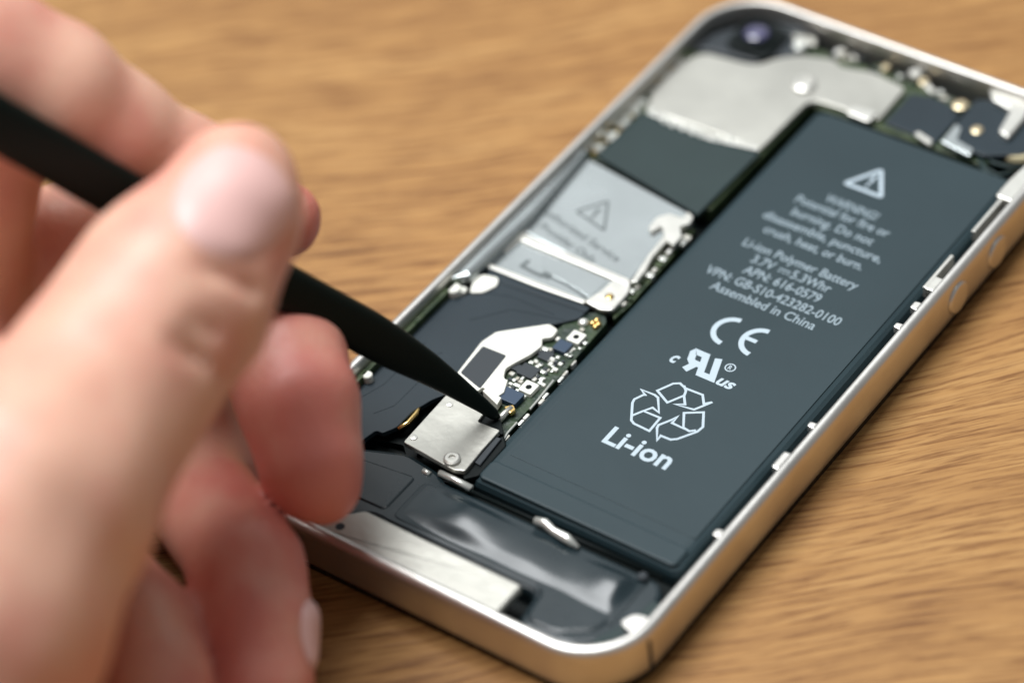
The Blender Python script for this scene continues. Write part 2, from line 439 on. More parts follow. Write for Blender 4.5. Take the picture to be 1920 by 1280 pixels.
# --- upper logic board and shields
board = prism('logic_board', smooth_poly([(-28.0, 19.0), (-7.0, 18.0), (-7.0, 43.2), (20.0, 43.8), (20.0, 54.0), (-14.0, 54.0), (-22.0, 47.0), (-28.0, 46.0)], 0.6), 2.6, 4.9, GREEN, phone)
rng = random.Random(3)
for i in range(26):
    y = 19.6 + i * 0.98; x = -27.5 + rng.uniform(-.1, .3)
    if rng.random() < 0.75 or 2 < i < 12:
        lathe('solder_pad', x + (0.5 if i < 12 else 0), y, [(0.42, 4.9), (0.40, 5.35), (0.2, 5.5)], SOLDER if i % 3 else GOLD, board, seg=10)
usp = [(-26.5, 33.0), (-27.0, 37.2), (-26.6, 43.0), (-25.4, 44.8), (-19.1, 45.6), (-17.4, 46.3), (-16.2, 48.4), (-13.5, 50.9), (-8.7, 52.4), (-7.2, 51.4), (-2.6, 52.6), (3.0, 51.8), (3.3, 44.2), (-6.2, 43.6), (-7.2, 42.4), (-7.4, 31.2), (-25.9, 30.6)]
shield = prism('upper_shield', smooth_poly(usp, 0.9), 4.9, 5.7, LID, phone, 0.12)
lathe('screw_head', -9.5, 45.6, [(1.75, 5.6), (1.7, 6.05), (1.2, 6.3), (0.7, 6.3), (0.6, 6.1)], BRIGHT, shield, smooth=False)
prism('folded_tab', smooth_poly([(-1.2, 43.0), (2.6, 42.9), (2.6, 45.2), (-1.2, 44.8)], 0.5), 5.6, 6.1, BRIGHT, shield, 0.2)
prism('flange', [(-27.3, 33.5), (-26.6, 33.3), (-26.9, 42.5), (-27.6, 42.3)], 4.0, 5.5, LID, shield)
for px, py in ((1248, 228), (1262, 235), (1282, 242), (1300, 249), (1316, 254), (1345, 262), (1370, 266), (1225, 212)):
    q = Q(px, py, 5.5)
    lathe('solder_lug', float(q[0]), float(q[1]), [(0.62, 4.9), (0.58, 5.75), (0.3, 5.95)], SOLDER, shield, seg=12)
prism('rim_strip', QP([(1215, 203), (1330, 252), (1425, 276), (1423, 283), (1328, 262), (1213, 213)], 5.6), 5.0, 5.76, BRIGHT, shield, 0.05)
prism('heat_pad', QP([(1203, 210), (1425, 286), (1308, 402), (1118, 291)], 5.6), 4.9, 5.6, PADM, phone, 0.08)
for px, py, r in ((1121, 276, .78), (1147, 254, .95), (1166, 232, .7), (1176, 219, .65), (1190, 202, .85), (1203, 190, .8)):
    q = Q(px, py, 5.6); lathe('contact_pad', float(q[0]), float(q[1]), [(r, 4.9), (r * .95, 5.5), (r * .6, 5.75)], SOLDER, board, seg=14)
prism('board_edge', QP([(1090, 286), (1100, 268), (1195, 178), (1215, 186), (1205, 206), (1116, 290)], 5.1), 4.6, 5.1, GREEN, board, 0.05)

# lower shield with its warning sign
ls = QP([(1088, 290), (1300, 405), (1296, 412), (1262, 425), (1250, 440), (1180, 528), (1092, 488), (975, 430), (950, 418), (1008, 355)], 5.6)
lsh = prism('lower_shield', ls, 4.9, 5.6, SILVER, phone, 0.08)
tag(lsh, 'silver shield with a grey warning triangle')
prism('bent_flank', QP([(1088, 290), (1008, 352), (935, 428), (905, 470), (950, 470), (985, 440), (1010, 400), (1050, 345)], 5.7), 4.6, 5.75, BRIGHT, lsh, 0.5)
prism('side_ledge', [(-28.2, -12), (-26.0, -10.0), (-25.6, 4), (-26.9, 18.6), (-28.2, 18.6)], 4.0, 7.0, SILVER, lsh, 0.8)
bm = bmesh.new()
add_stroke(bm, smooth_poly(QP([(1081, 396), (1140, 377), (1133, 432)], 5.62), 0.3, 3), 0.34, 5.61, 5.63, True)
a_, b_ = Q(1124, 391, 5.62), Q(1112, 405, 5.62); add_stroke(bm, [(a_[0], a_[1]), (b_[0], b_[1])], 0.45, 5.61, 5.63)
a_, b_ = Q(1111, 407, 5.62), Q(1109, 410, 5.62); add_stroke(bm, [(a_[0], a_[1]), (b_[0], b_[1])], 0.4, 5.61, 5.63)
obj('warning_triangle', bm, INKD, lsh)
ta = math.atan2(-3.3, 15.3)
bm = text_mesh([('Authorized Service', -19.2, 4.4, 15.4, 1.25, ta), ('Provider Only', -19.4, 2.1, 10.6, 1.25, ta)], 5.62, bold=0.01)
obj('printed_text', bm, INKD, lsh)
# edge fingers between shield and battery
prism('edge_lip', QP([(1252, 432), (1262, 440), (1225, 480), (1212, 505), (1195, 528), (1180, 530), (1215, 478)], 5.9), 5.0, 5.95, BRIGHT, lsh, 0.15)
cl = prism('cable_clamp', smooth_poly(QP([(1216, 428), (1232, 408), (1255, 402), (1280, 410), (1290, 398), (1300, 408), (1294, 420), (1275, 426), (1278, 445), (1262, 462), (1248, 450), (1240, 425), (1222, 436)], 6.0), 0.3), 5.2, 6.15, BRIGHT, phone, 0.06)
prism('green_edge', QP([(1290, 425), (1303, 432), (1180, 575), (1150, 600), (1150, 578), (1180, 545), (1215, 500), (1262, 462)], 4.6), 3.6, 4.7, GREEN, board, 0.05)
for k in range(13):
    t = k / 12; q = Q(1285 - 118 * t, 445 + 125 * t, 4.9)
    prism('edge_component', rrect(float(q[0]) + rng.uniform(-.3, .3), float(q[1]), rng.uniform(.5, 1.1), rng.uniform(.5, 1.0), .1, 2), 4.5, 5.0 + rng.random() * .3, (CERAM, SOLDER, GREEN)[k % 3], board, 0.05)

# card connector under the shield: a framed window with a spring
con = prism('card_connector', smooth_poly(QP([(905, 492), (925, 470), (985, 440), (1090, 486), (1178, 520), (1182, 545), (1172, 565), (1150, 582), (1128, 582), (1090, 566), (1010, 532)], 5.3), 0.9), 4.4, 5.35, SILVER, phone, 0.2)
prism('raised_border', QP([(985, 440), (1090, 486), (1183, 526), (1178, 538), (1090, 500), (976, 452)], 5.5), 5.2, 5.75, BRIGHT, con, 0.18)
prism('raised_border', smooth_poly(QP([(1155, 520), (1184, 528), (1180, 550), (1150, 583), (1125, 582), (1095, 566), (1128, 545)], 5.5), 0.6), 5.2, 5.72, BRIGHT, con, 0.2)
prism('raised_border', QP([(905, 490), (1010, 530), (1100, 564), (1095, 570), (1000, 536), (902, 496)], 5.5), 5.2, 5.65, BRIGHT, con, 0.1)
q = Q(1143, 556, 5.75); lathe('rivet', float(q[0]), float(q[1]), [(0.62, 5.6), (0.6, 5.8), (0.3, 5.95)], GOLD, con, seg=14)
bm = bmesh.new()
add_stroke(bm, QP([(992, 488), (978, 498), (1000, 510), (1018, 518)], 5.38), 0.45, 5.34, 5.42)
add_stroke(bm, QP([(1012, 514), (1030, 518), (1060, 532), (1085, 548), (1100, 560)], 5.38), 0.32, 5.33, 5.415)
add_stroke(bm, QP([(1018, 512), (1032, 520)], 5.38), 0.9, 5.33, 5.43)
obj('spring_contact', bm, INKD, con)
prism('window_plate', QP([(1020, 480), (1060, 490), (1140, 525), (1108, 556), (1060, 528), (1022, 510)], 5.4), 5.3, 5.40, SILVER, con, 0.03)

# --- black flex film over the lower left
flex = prism('flex_film', smooth_poly(QP([(832, 552), (870, 556), (900, 538), (918, 502), (1010, 538), (1106, 576), (1088, 596), (1045, 606), (940, 628), (905, 640), (862, 692), (838, 738), (812, 748), (775, 770), (745, 800), (716, 812), (706, 806), (664, 836), (640, 820), (590, 800), (610, 740), (648, 712), (690, 676), (750, 618)], 5.3), 0.5), 4.6, 5.3, FILM, phone, 0.12)
bm = bmesh.new()
for pl in ([(690, 690), (760, 690), (830, 660)], [(700, 775), (740, 760), (800, 700)], [(905, 548), (960, 556), (1040, 590)], [(880, 600), (960, 580), (1060, 600)], [(650, 760), (720, 720), (800, 640)]):
    add_tube(bm, [(a, b, 5.3) for a, b in QP(pl, 5.3)], 0.05, 6)
obj('crease', bm, FILM, flex)
prism('film_fold', QP([(925, 515), (1106, 577), (1098, 585), (918, 523)], 5.4), 5.25, 5.42, FILM, flex, 0.05)
prism('white_tape', smooth_poly(QP([(880, 548), (888, 524), (905, 514), (935, 520), (932, 535), (905, 548)], 5.6), 0.5), 5.0, 5.6, CREAM, phone, 0.1)
prism('white_tape', smooth_poly(QP([(836, 552), (840, 540), (860, 534), (878, 540), (868, 550)], 5.6), 0.4), 5.0, 5.6, CREAM, phone, 0.1)
# cream bracket with a dark window
brk = prism('foil_bracket', smooth_poly(QP([(856, 700), (903, 640), (930, 622), (1030, 607), (1046, 618), (1035, 632), (1016, 634), (1016, 648), (995, 664), (965, 680), (948, 690), (944, 706), (952, 716), (940, 740), (924, 738), (905, 725), (893, 735)], 5.75), 0.35), 5.2, 5.75, CREAM, phone, 0.08)
prism('dark_window', smooth_poly(QP([(863, 698), (905, 648), (950, 666), (900, 728)], 5.8), 0.3), 5.6, 5.80, CHIP, brk, 0.03)
prism('bracket_fold', QP([(918, 735), (926, 706), (952, 712), (945, 735), (935, 742)], 5.9), 5.6, 5.95, CREAM, brk, 0.1)
prism('white_plug', QP([(905, 732), (912, 726), (940, 745), (932, 758)], 6.2), 5.2, 6.2, CREAM, phone, 0.1)

# --- narrow component board beside the battery
strip = prism('component_board', smooth_poly(QP([(1085, 592), (1110, 584), (1135, 592), (1138, 604), (1050, 706), (960, 800), (925, 842), (895, 800), (912, 760), (944, 700), (1000, 655), (1060, 605)], 4.9), 0.8), 3.4, 4.9, PCB, phone, 0.06)
UX, UY = Vector((1, 0)), Vector((0, 1))
def chip(name, px, py, sx, sy, h, m, parent=None, rot=0.0, bev=0.05):
    q = Q(px, py, 5.1)
    return prism(name, rrect(float(q[0]), float(q[1]), sx, sy, min(sx, sy) * 0.08, 2, rot), 4.88, 4.9 + h, m, parent or strip, bev)
k6 = lambda x, y: (840 + x / 4.572, 560 + y / 4.572)
chip('chip', *k6(690, 625), 2.5, 2.1, .45, CHIP)
chip('chip', *k6(840, 490), 1.7, 1.6, .35, CHIP)
chip('chip', *k6(585, 590), 1.3, 1.1, .4, CHIP)
chip('connector_block', *k6(985, 425), 2.0, 1.9, .7, BLUE)
chip('connector_block', *k6(540, 855), 2.9, 2.2, .8, BLUE)
for (x, y) in ((1100, 335), (693, 765)):                            # bright square screw posts with a hole
    q = Q(*k6(x, y), 5.3); x0, y0 = float(q[0]), float(q[1])
    o = prism('screw_post', rrect(x0, y0, 1.95, 2.0, .15, 2), 4.88, 5.5, CREAM, strip, 0.06)
    lathe('hole', x0, y0, [(0.42, 5.45), (0.42, 5.512)], BLACK, o, seg=16)
rng = random.Random(11)
placed = []
def inside_strip(x, y):
    return 5 < 10
area_ = [(800, 430), (880, 430), (1040, 460), (1060, 430), (790, 470), (860, 520), (900, 520), (940, 500), (880, 560), (930, 540), (720, 540), (760, 545), (800, 560), (760, 580), (840, 600), (820, 625), (855, 610), (900, 620), (920, 605),
         (770, 670), (800, 690), (820, 690), (790, 720), (815, 735), (545, 690), (570, 700), (600, 690), (640, 690), (540, 730), (560, 760), (590, 740), (620, 710), (600, 780), (520, 770), (500, 800), (650, 650), (545, 640), (650, 845), (620, 850), (1040, 490), (1020, 480),
         (745, 690), (740, 650), (960, 560), (900, 450), (835, 440), (1150, 270), (1180, 380), (940, 350), (1150, 370)]
for i, (x, y) in enumerate(area_):
    big = i % 3 == 0
    chip('capacitor', *k6(x + rng.uniform(-5, 5), y + rng.uniform(-5, 5)), rng.uniform(.45, .95 if big else .6), rng.uniform(.35, .6), rng.uniform(.2, .42), (SOLDER, CERAM, SOLDER, CREAM, CHIP)[i % 5], rot=rng.choice((0, 0, math.pi / 2)), bev=0.04)
for i in range(44):
    t = rng.random(); u = rng.uniform(-.5, .5)
    x = 1150 - 640 * t + u * 130 - 20; y = 330 + 520 * t + u * 110
    if any(abs(x - a) < 105 and abs(y - b) < 85 for a, b in ((1100, 335), (693, 765), (690, 625), (540, 855))): continue
    chip('capacitor', *k6(x, y), rng.uniform(.3, .55), rng.uniform(.25, .45), rng.uniform(.15, .35), (SOLDER, CHIP, CERAM, PCB, GOLD if i % 10 == 0 else SOLDER)[i % 5], bev=0.03)
for (x, y, r) in ((1160, 200, .75),):
    q = Q(*k6(x, y), 5.2); lathe('solder_dome', float(q[0]), float(q[1]), [(r, 4.88), (r * .9, 5.3), (r * .4, 5.55)], SOLDER, strip, smooth=True, seg=16)
for (x, y) in ((1240, 205), (1275, 180), (1290, 215), (1265, 235)):
    q = Q(*k6(x, y), 5.2); lathe('gold_contact', float(q[0]), float(q[1]), [(.42, 4.88), (.4, 5.25), (.2, 5.4)], GOLD, strip, smooth=True, seg=12)
# spring fingers along the battery side of the board
for (x, y) in ((1070, 540), (1000, 630), (965, 680), (835, 820), (800, 870), (670, 1000), (625, 1050), (500, 1180), (470, 1200)):
    q = Q(*k6(x, y), 4.9)
    prism('spring_finger', rrect(float(q[0]), float(q[1]), .5, 1.1, .2, 3), 4.0, 4.8, (CERAM, SOLDER)[x % 2], strip, 0.1)
bm = bmesh.new()
for pl in ([(905, 700), (760, 880), (700, 950)], [(590, 1060), (510, 1150), (450, 1250)]):
    add_tube(bm, [(a, b, 4.9) for a, b in QP([k6(*p) for p in pl], 4.9)], 0.16, 8)
obj('edge_wire', bm, SOLDER, strip)
# the gold tipped lug the tool is touching
q1, q2 = Q(*k6(430, 1030), 5.6), Q(*k6(545, 935), 5.6)
bm = bmesh.new(); add_tube(bm, [(q1[0], q1[1], 5.3), ((q1[0] + q2[0]) / 2, (q1[1] + q2[1]) / 2, 5.6), (q2[0], q2[1], 5.5)], [.5, .42, .45], 10)
obj('silver_lug', bm, BRIGHT, strip, smooth=True)
prism('gold_clip', smooth_poly(QP([k6(480, 920), k6(560, 905), k6(580, 950), k6(540, 975), k6(500, 965)], 5.8), 0.2), 5.2, 5.8, GOLD, strip, 0.1)

# --- connector cover plate
zc = 6.3
cov = prism('connector_cover', smooth_poly(QP([(756, 828), (838, 738), (848, 742), (912, 768), (896, 790), (938, 806), (905, 842), (872, 882), (850, 880)], zc), 0.3), zc - .7, zc, LID, phone, 0.1)
for x, y in ((843, 758), (776, 820)):
    q = Q(x, y, zc); lathe('dimple', float(q[0]), float(q[1]), [(0.5, zc - .05), (0.45, zc + .08), (0.2, zc + .12)], BRIGHT, cov, seg=14)
q = Q(848, 862, zc); lathe('screw', float(q[0]), float(q[1]), [(1.15, zc - .1), (1.1, zc + .35), (0.85, zc + .5), (0.45, zc + .5), (0.4, zc + .25)], BRIGHT, cov, seg=20)
prism('black_socket', smooth_poly(QP([(905, 835), (945, 815), (950, 835), (900, 890), (868, 898), (868, 882)], 5.6), 0.4), 3.4, 5.6, BLACK, phone, 0.2)
prism('grey_rib', QP([(930, 818), (940, 822), (900, 872), (890, 866)], 5.9), 5.4, 5.95, CHIP, phone, 0.1)
prism('black_socket', smooth_poly(QP([(895, 795), (912, 775), (940, 790), (945, 815), (905, 815)], 5.6), 0.3), 3.4, 5.8, BLACK, phone, 0.1)
# curved spring to the left of the plate
bm = bmesh.new(); add_tube(bm, [(a, b, 5.0) for a, b in QP([(746, 804), (765, 793), (780, 776), (788, 760)], 5.0)], [.25, .38, .38, .25], 8)
obj('curved_spring', bm, GOLD, phone, smooth=True)
prism('spring_seat', smooth_poly(QP([(690, 815), (720, 820), (755, 828), (760, 850), (800, 890), (850, 900), (850, 880), (780, 850), (832, 745), (810, 740), (775, 775), (735, 808)], 4.2), 0.3), 2.6, 3.6, BLACK, phone, 0.1)
bm = bmesh.new(); add_tube(bm, [(a, b, 5.4) for a, b in QP([(824, 886), (850, 898), (884, 916)], 5.4)], [.42, .45, .5], 10)
obj('contact_pin', bm, SOLDER, phone, smooth=True)
bm = bmesh.new(); add_tube(bm, [(a, b, 5.2) for a, b in QP([(794, 882), (806, 889)], 5.2)], .4, 10)
obj('contact_pin', bm, SOLDER, phone, smooth=True)

# --- loudspeaker box along the bottom
def speaker():
    bm = bmesh.new()
    out = smooth_poly([(-27.4, -35.6), (-21.5, -41.6), (-14.5, -38.8), (-9.0, -39.6), (-7.6, -40.6), (24.6, -40.6), (26.2, -42.5), (26.2, -47.0), (24.4, -51.6), (20.5, -54.6), (13.5, -55.0), (12.8, -49.8), (-12.6, -49.8), (-14.0, -54.0), (-22.0, -54.5), (-27.4, -49.0)], 1.2, 5)
    add_prism(bm, out, 2.6, 5.2, 0.7)
    return obj('loudspeaker', bm, SPK, phone)
spk = speaker()
prism('raised_panel', smooth_poly([(-10.0, -41.6), (23.6, -41.4), (22.8, -50.8), (18.5, -53.9), (13.9, -53.9), (13.3, -49.1), (-10.0, -49.1)], 1.4), 5.0, 5.42, SPK, spk, 0.5)
prism('side_panel', smooth_poly([(-26.8, -37.5), (-20.8, -43.0), (-11.0, -41.8), (-11.0, -48.4), (-25.0, -48.8), (-26.8, -46.5)], 0.9), 5.0, 5.36, SPK, spk, 0.3)
def highlight_swells():
    """skin over the speaker box, its swellings added to catch highlights"""
    bm = bmesh.new(); nx, ny = 90, 30; g = []
    sp = [(*[float(c) for c in Q(px, py, 5.6)[:2]], a, w_) for px, py, a, w_ in ((880, 972, 1.05, 2.7), (1155, 1092, 0.95, 2.5), (1000, 1035, 0.35, 3.0))]  # swells put where the highlights are wanted
    for i in range(nx):
        for j in range(ny):
            x = -10.2 + 33.6 * i / (nx - 1); y = -49.3 + 8.0 * j / (ny - 1)
            e = min(1, (x + 10.2) / 2.6, (23.4 - x) / 2.6, (y + 49.3) / 3.0, (-41.3 - y) / 2.0); e = math.sin(max(0, e) * math.pi / 2) ** 2
            h = 0.10 + sum(a * math.exp(-((x - cx) ** 2 * 0.55 + (y - cy) ** 2) / (2 * w_ * w_ * 0.8)) for cx, cy, a, w_ in sp)
            g.append(bm.verts.new((x, y, 5.38 + h * e - 0.05 * (1 - e))))
    for i in range(nx - 1):
        for j in range(ny - 1):
            bm.faces.new((g[i * ny + j], g[(i + 1) * ny + j], g[(i + 1) * ny + j + 1], g[i * ny + j + 1]))
    return obj('highlight_swells', bm, SPK, spk, smooth=True)
highlight_swells()
lathe('peg', 22.6, -41.4, [(0.7, 5.1), (0.65, 5.9), (0.35, 6.1)], CHIP, spk, seg=14)
bm = bmesh.new()
add_tube(bm, [(a, b, z) for (a, b), z in zip(QP([(1004, 974), (1022, 982), (1038, 994), (1062, 1010), (1084, 1022)], 6.0), (5.9, 6.2, 5.9, 6.2, 5.6))], [.5, .58, .5, .6, .3], 10)
obj('contact_spring', bm, SOLDER, spk, smooth=True)
bm = bmesh.new()
add_tube(bm, [(-7.0, -40.3, 5.2), (24.5, -40.0, 5.2)], .3, 8)
obj('gasket', bm, BLACK, spk, smooth=True)
ant = prism('antenna_plate', smooth_poly([(-11.9, -50.8), (11.6, -50.8), (11.9, -51.3), (11.9, -56.6), (-16.0, -56.6), (-14.4, -53.4)], 0.5), 6.1, 7.1, LID, phone, 0.35)
tag(ant, 'stained pale metal plate at the bottom edge')
lathe('hole', -12.9, -54.6, [(0.6, 7.05), (0.6, 7.12)], CHIP, ant, seg=14)
prism('corner_block', smooth_poly([(25.4, -43.5), (27.8, -43.5), (27.8, -47.5), (25.6, -50.5), (23.6, -53.2), (22.8, -52.4), (25.0, -47.5)], 0.4), 3.0, 5.4, PADM, phone, 0.3)

# --- camera end
camh = prism('camera_module', smooth_poly([(-27.6, 44.6), (-26.8, 49.0), (-23.0, 54.6), (-17.0, 56.3), (-13.2, 54.9), (-13.8, 50.8), (-16.4, 49.0), (-17.8, 46.6), (-25.2, 45.6)], 0.8), 3.0, 5.6, CHIP, phone, 0.4)
prism('lens_housing', rrect(-20.3, 50.6, 7.2, 7.2, 1.6, 5), 5.5, 6.3, BLACK, camh, 0.3)
lathe('lens_barrel', -20.7, 50.9, [(2.9, 6.2), (2.9, 6.8), (2.6, 7.0), (2.1, 7.0), (2.0, 6.7)], BLACK, camh, seg=32)
LENS = mat('coated_glass', (0.05, 0.045, 0.12), 0.06, 0.0, 0.8, coat=1.0)
lathe('lens', -20.7, 50.9, [(1.95, 6.5), (1.7, 6.85), (1.2, 7.02), (.5, 7.1)], LENS, camh, smooth=True, seg=28)
lathe('flash', -14.6, 52.6, [(1.0, 5.5), (1.0, 5.9), (.7, 6.1)], SOLDER, camh, seg=18)
prism('flash_bracket', smooth_poly([(-17.0, 54.2), (-13.6, 55.0), (-12.6, 53.6), (-15.8, 53.2)], .4), 5.4, 5.9, LID, camh, 0.1)
for x, y, r, mm in ((4.3, 54.4, .8, PALE), (-1.8, 54.5, .7, PALE), (7.5, 53.4, .55, SOLDER), (-9.0, 54.2, .8, CERAM), (1.0, 53.6, .5, SOLDER)):
    lathe('screw', x, y, [(r, 4.6), (r, 5.6), (r * .6, 5.8)], mm, board, seg=14)
prism('top_flex', smooth_poly([(3.9, 44.4), (3.9, 51.6), (6.5, 52.4), (12.2, 51.8), (12.2, 44.2)], .4), 4.6, 5.3, FILM, phone, 0.15)
prism('top_flex', smooth_poly([(12.9, 46.0), (12.6, 54.2), (16.0, 55.8), (24.0, 55.4), (24.0, 47.5), (19.5, 44.6), (14.0, 44.6)], .6), 5.0, 5.9, FILM, phone, 0.2)
for px, py, r, mm in ((1801, 196, 1.1, PALE), (1832, 243, .85, PALE), (1716, 137, .8, CERAM)):
    q = Q(px, py, 6.0); lathe('screw', float(q[0]), float(q[1]), [(r, 5.0), (r, 6.0), (r * .6, 6.15)], mm, phone, seg=16)
prism('nickel_angle', QP([(1765, 265), (1792, 232), (1803, 240), (1795, 262), (1826, 280), (1818, 292)], 6.1), 5.3, 6.1, SILVER, phone, 0.1)
prism('nickel_tab', QP([(1715, 250), (1722, 246), (1748, 262), (1744, 272)], 5.9), 5.3, 5.9, BRIGHT, phone, 0.1)
prism('nickel_tab', QP([(1730, 160), (1740, 155), (1755, 170), (1748, 176)], 5.7), 5.0, 5.7, BRIGHT, phone, 0.1)
prism('corner_bracket', smooth_poly(QP([(1855, 165), (1905, 178), (1935, 200), (1918, 225), (1890, 258), (1872, 245), (1895, 205), (1860, 185)], 6.8), 0.5), 5.4, 6.8, BRIGHT, phone, 0.25)
q = Q(1905, 275, 5.6)
vib = lathe('vibration_motor', float(q[0]) + .6, float(q[1]), [(2.6, 3.5), (2.6, 5.3), (2.2, 5.7), (1.0, 5.8)], mat('brass_plate', (.55, .48, .30), .35, .8), phone, seg=28)
bm = bmesh.new()
for pl in ([(1836, 298), (1850, 318), (1872, 330), (1900, 322)], [(1842, 290), (1862, 306), (1885, 312), (1925, 316)], [(1838, 310), (1846, 322), (1858, 330)]):
    add_tube(bm, [(a, b, 5.0) for a, b in QP(pl, 5.0)], .3, 8)
obj('antenna_cable', bm, PADM, phone, smooth=True)
rng = random.Random(5)
for i in range(16):
    x = rng.uniform(-10, 11); y = 53.6 + rng.uniform(-.5, 1.0) - (0.0 if x < 3 else .5)
    prism('edge_component', rrect(x, y, rng.uniform(.5, 1.2), rng.uniform(.4, .9), .1, 2), 4.7, 5.3, rng.choice((PCB, CERAM, GREEN, CHIP)), board, 0.05)

# ------------------------------------------------------------------ spudger
def invdepth(x): return 1.0 / (1 / 416.0 + (935 - x) / 935.0 * (1 / 371.0 - 1 / 416.0))
def spudger():
    st = [(-830, -238, 1.6, 1.0), (-800, -221, 2.6, 1.6), (-700, -164, 3.2, 2.4), (-300, 64, 3.2, 2.6), (0, 235, 3.15, 2.6), (250, 378, 3.0, 2.6), (500, 520, 2.85, 2.4), (620, 586, 2.85, 2.2), (690, 625, 2.85, 1.9), (740, 654, 2.6, 1.6),
          (800, 689, 2.05, 1.25), (850, 722, 1.55, .95), (900, 757, 1.0, .7), (925, 776, .72, .5), (934, 783, .35, .3)]
    P = [Vector(Pd(x, y, invdepth(x) - 1.0)) for x, y, _, _ in st]
    vd = Vector(ROT[:, 2]); bm = bmesh.new(); rings = []
    for i, (x, y, a, b) in enumerate(st):
        t = (P[min(i + 1, len(P) - 1)] - P[max(i - 1, 0)]).normalized()
        u = t.cross(vd).normalized(); v = u.cross(t).normalized()
        ring = []
        for k in range(24):
            th = 2 * math.pi * k / 24; c, s = math.cos(th), math.sin(th); e = 0.6
            ring.append(bm.verts.new(P[i] + u * a * math.copysign(abs(c) ** e, c) + v * b * math.copysign(abs(s) ** e, s)))
        rings.append(ring)
    for r0, r1 in zip(rings, rings[1:]):
        for k in range(24):
            j = (k + 1) % 24; bm.faces.new((r0[k], r0[j], r1[j], r1[k]))
    bm.faces.new(rings[0]); bm.faces.new(rings[-1])
    o = obj('spudger', bm, SPUDM, None, smooth=True)
    return tag(o, 'black plastic pry tool held between thumb and finger, its tip on the circuit board', 'tool')
spudger()

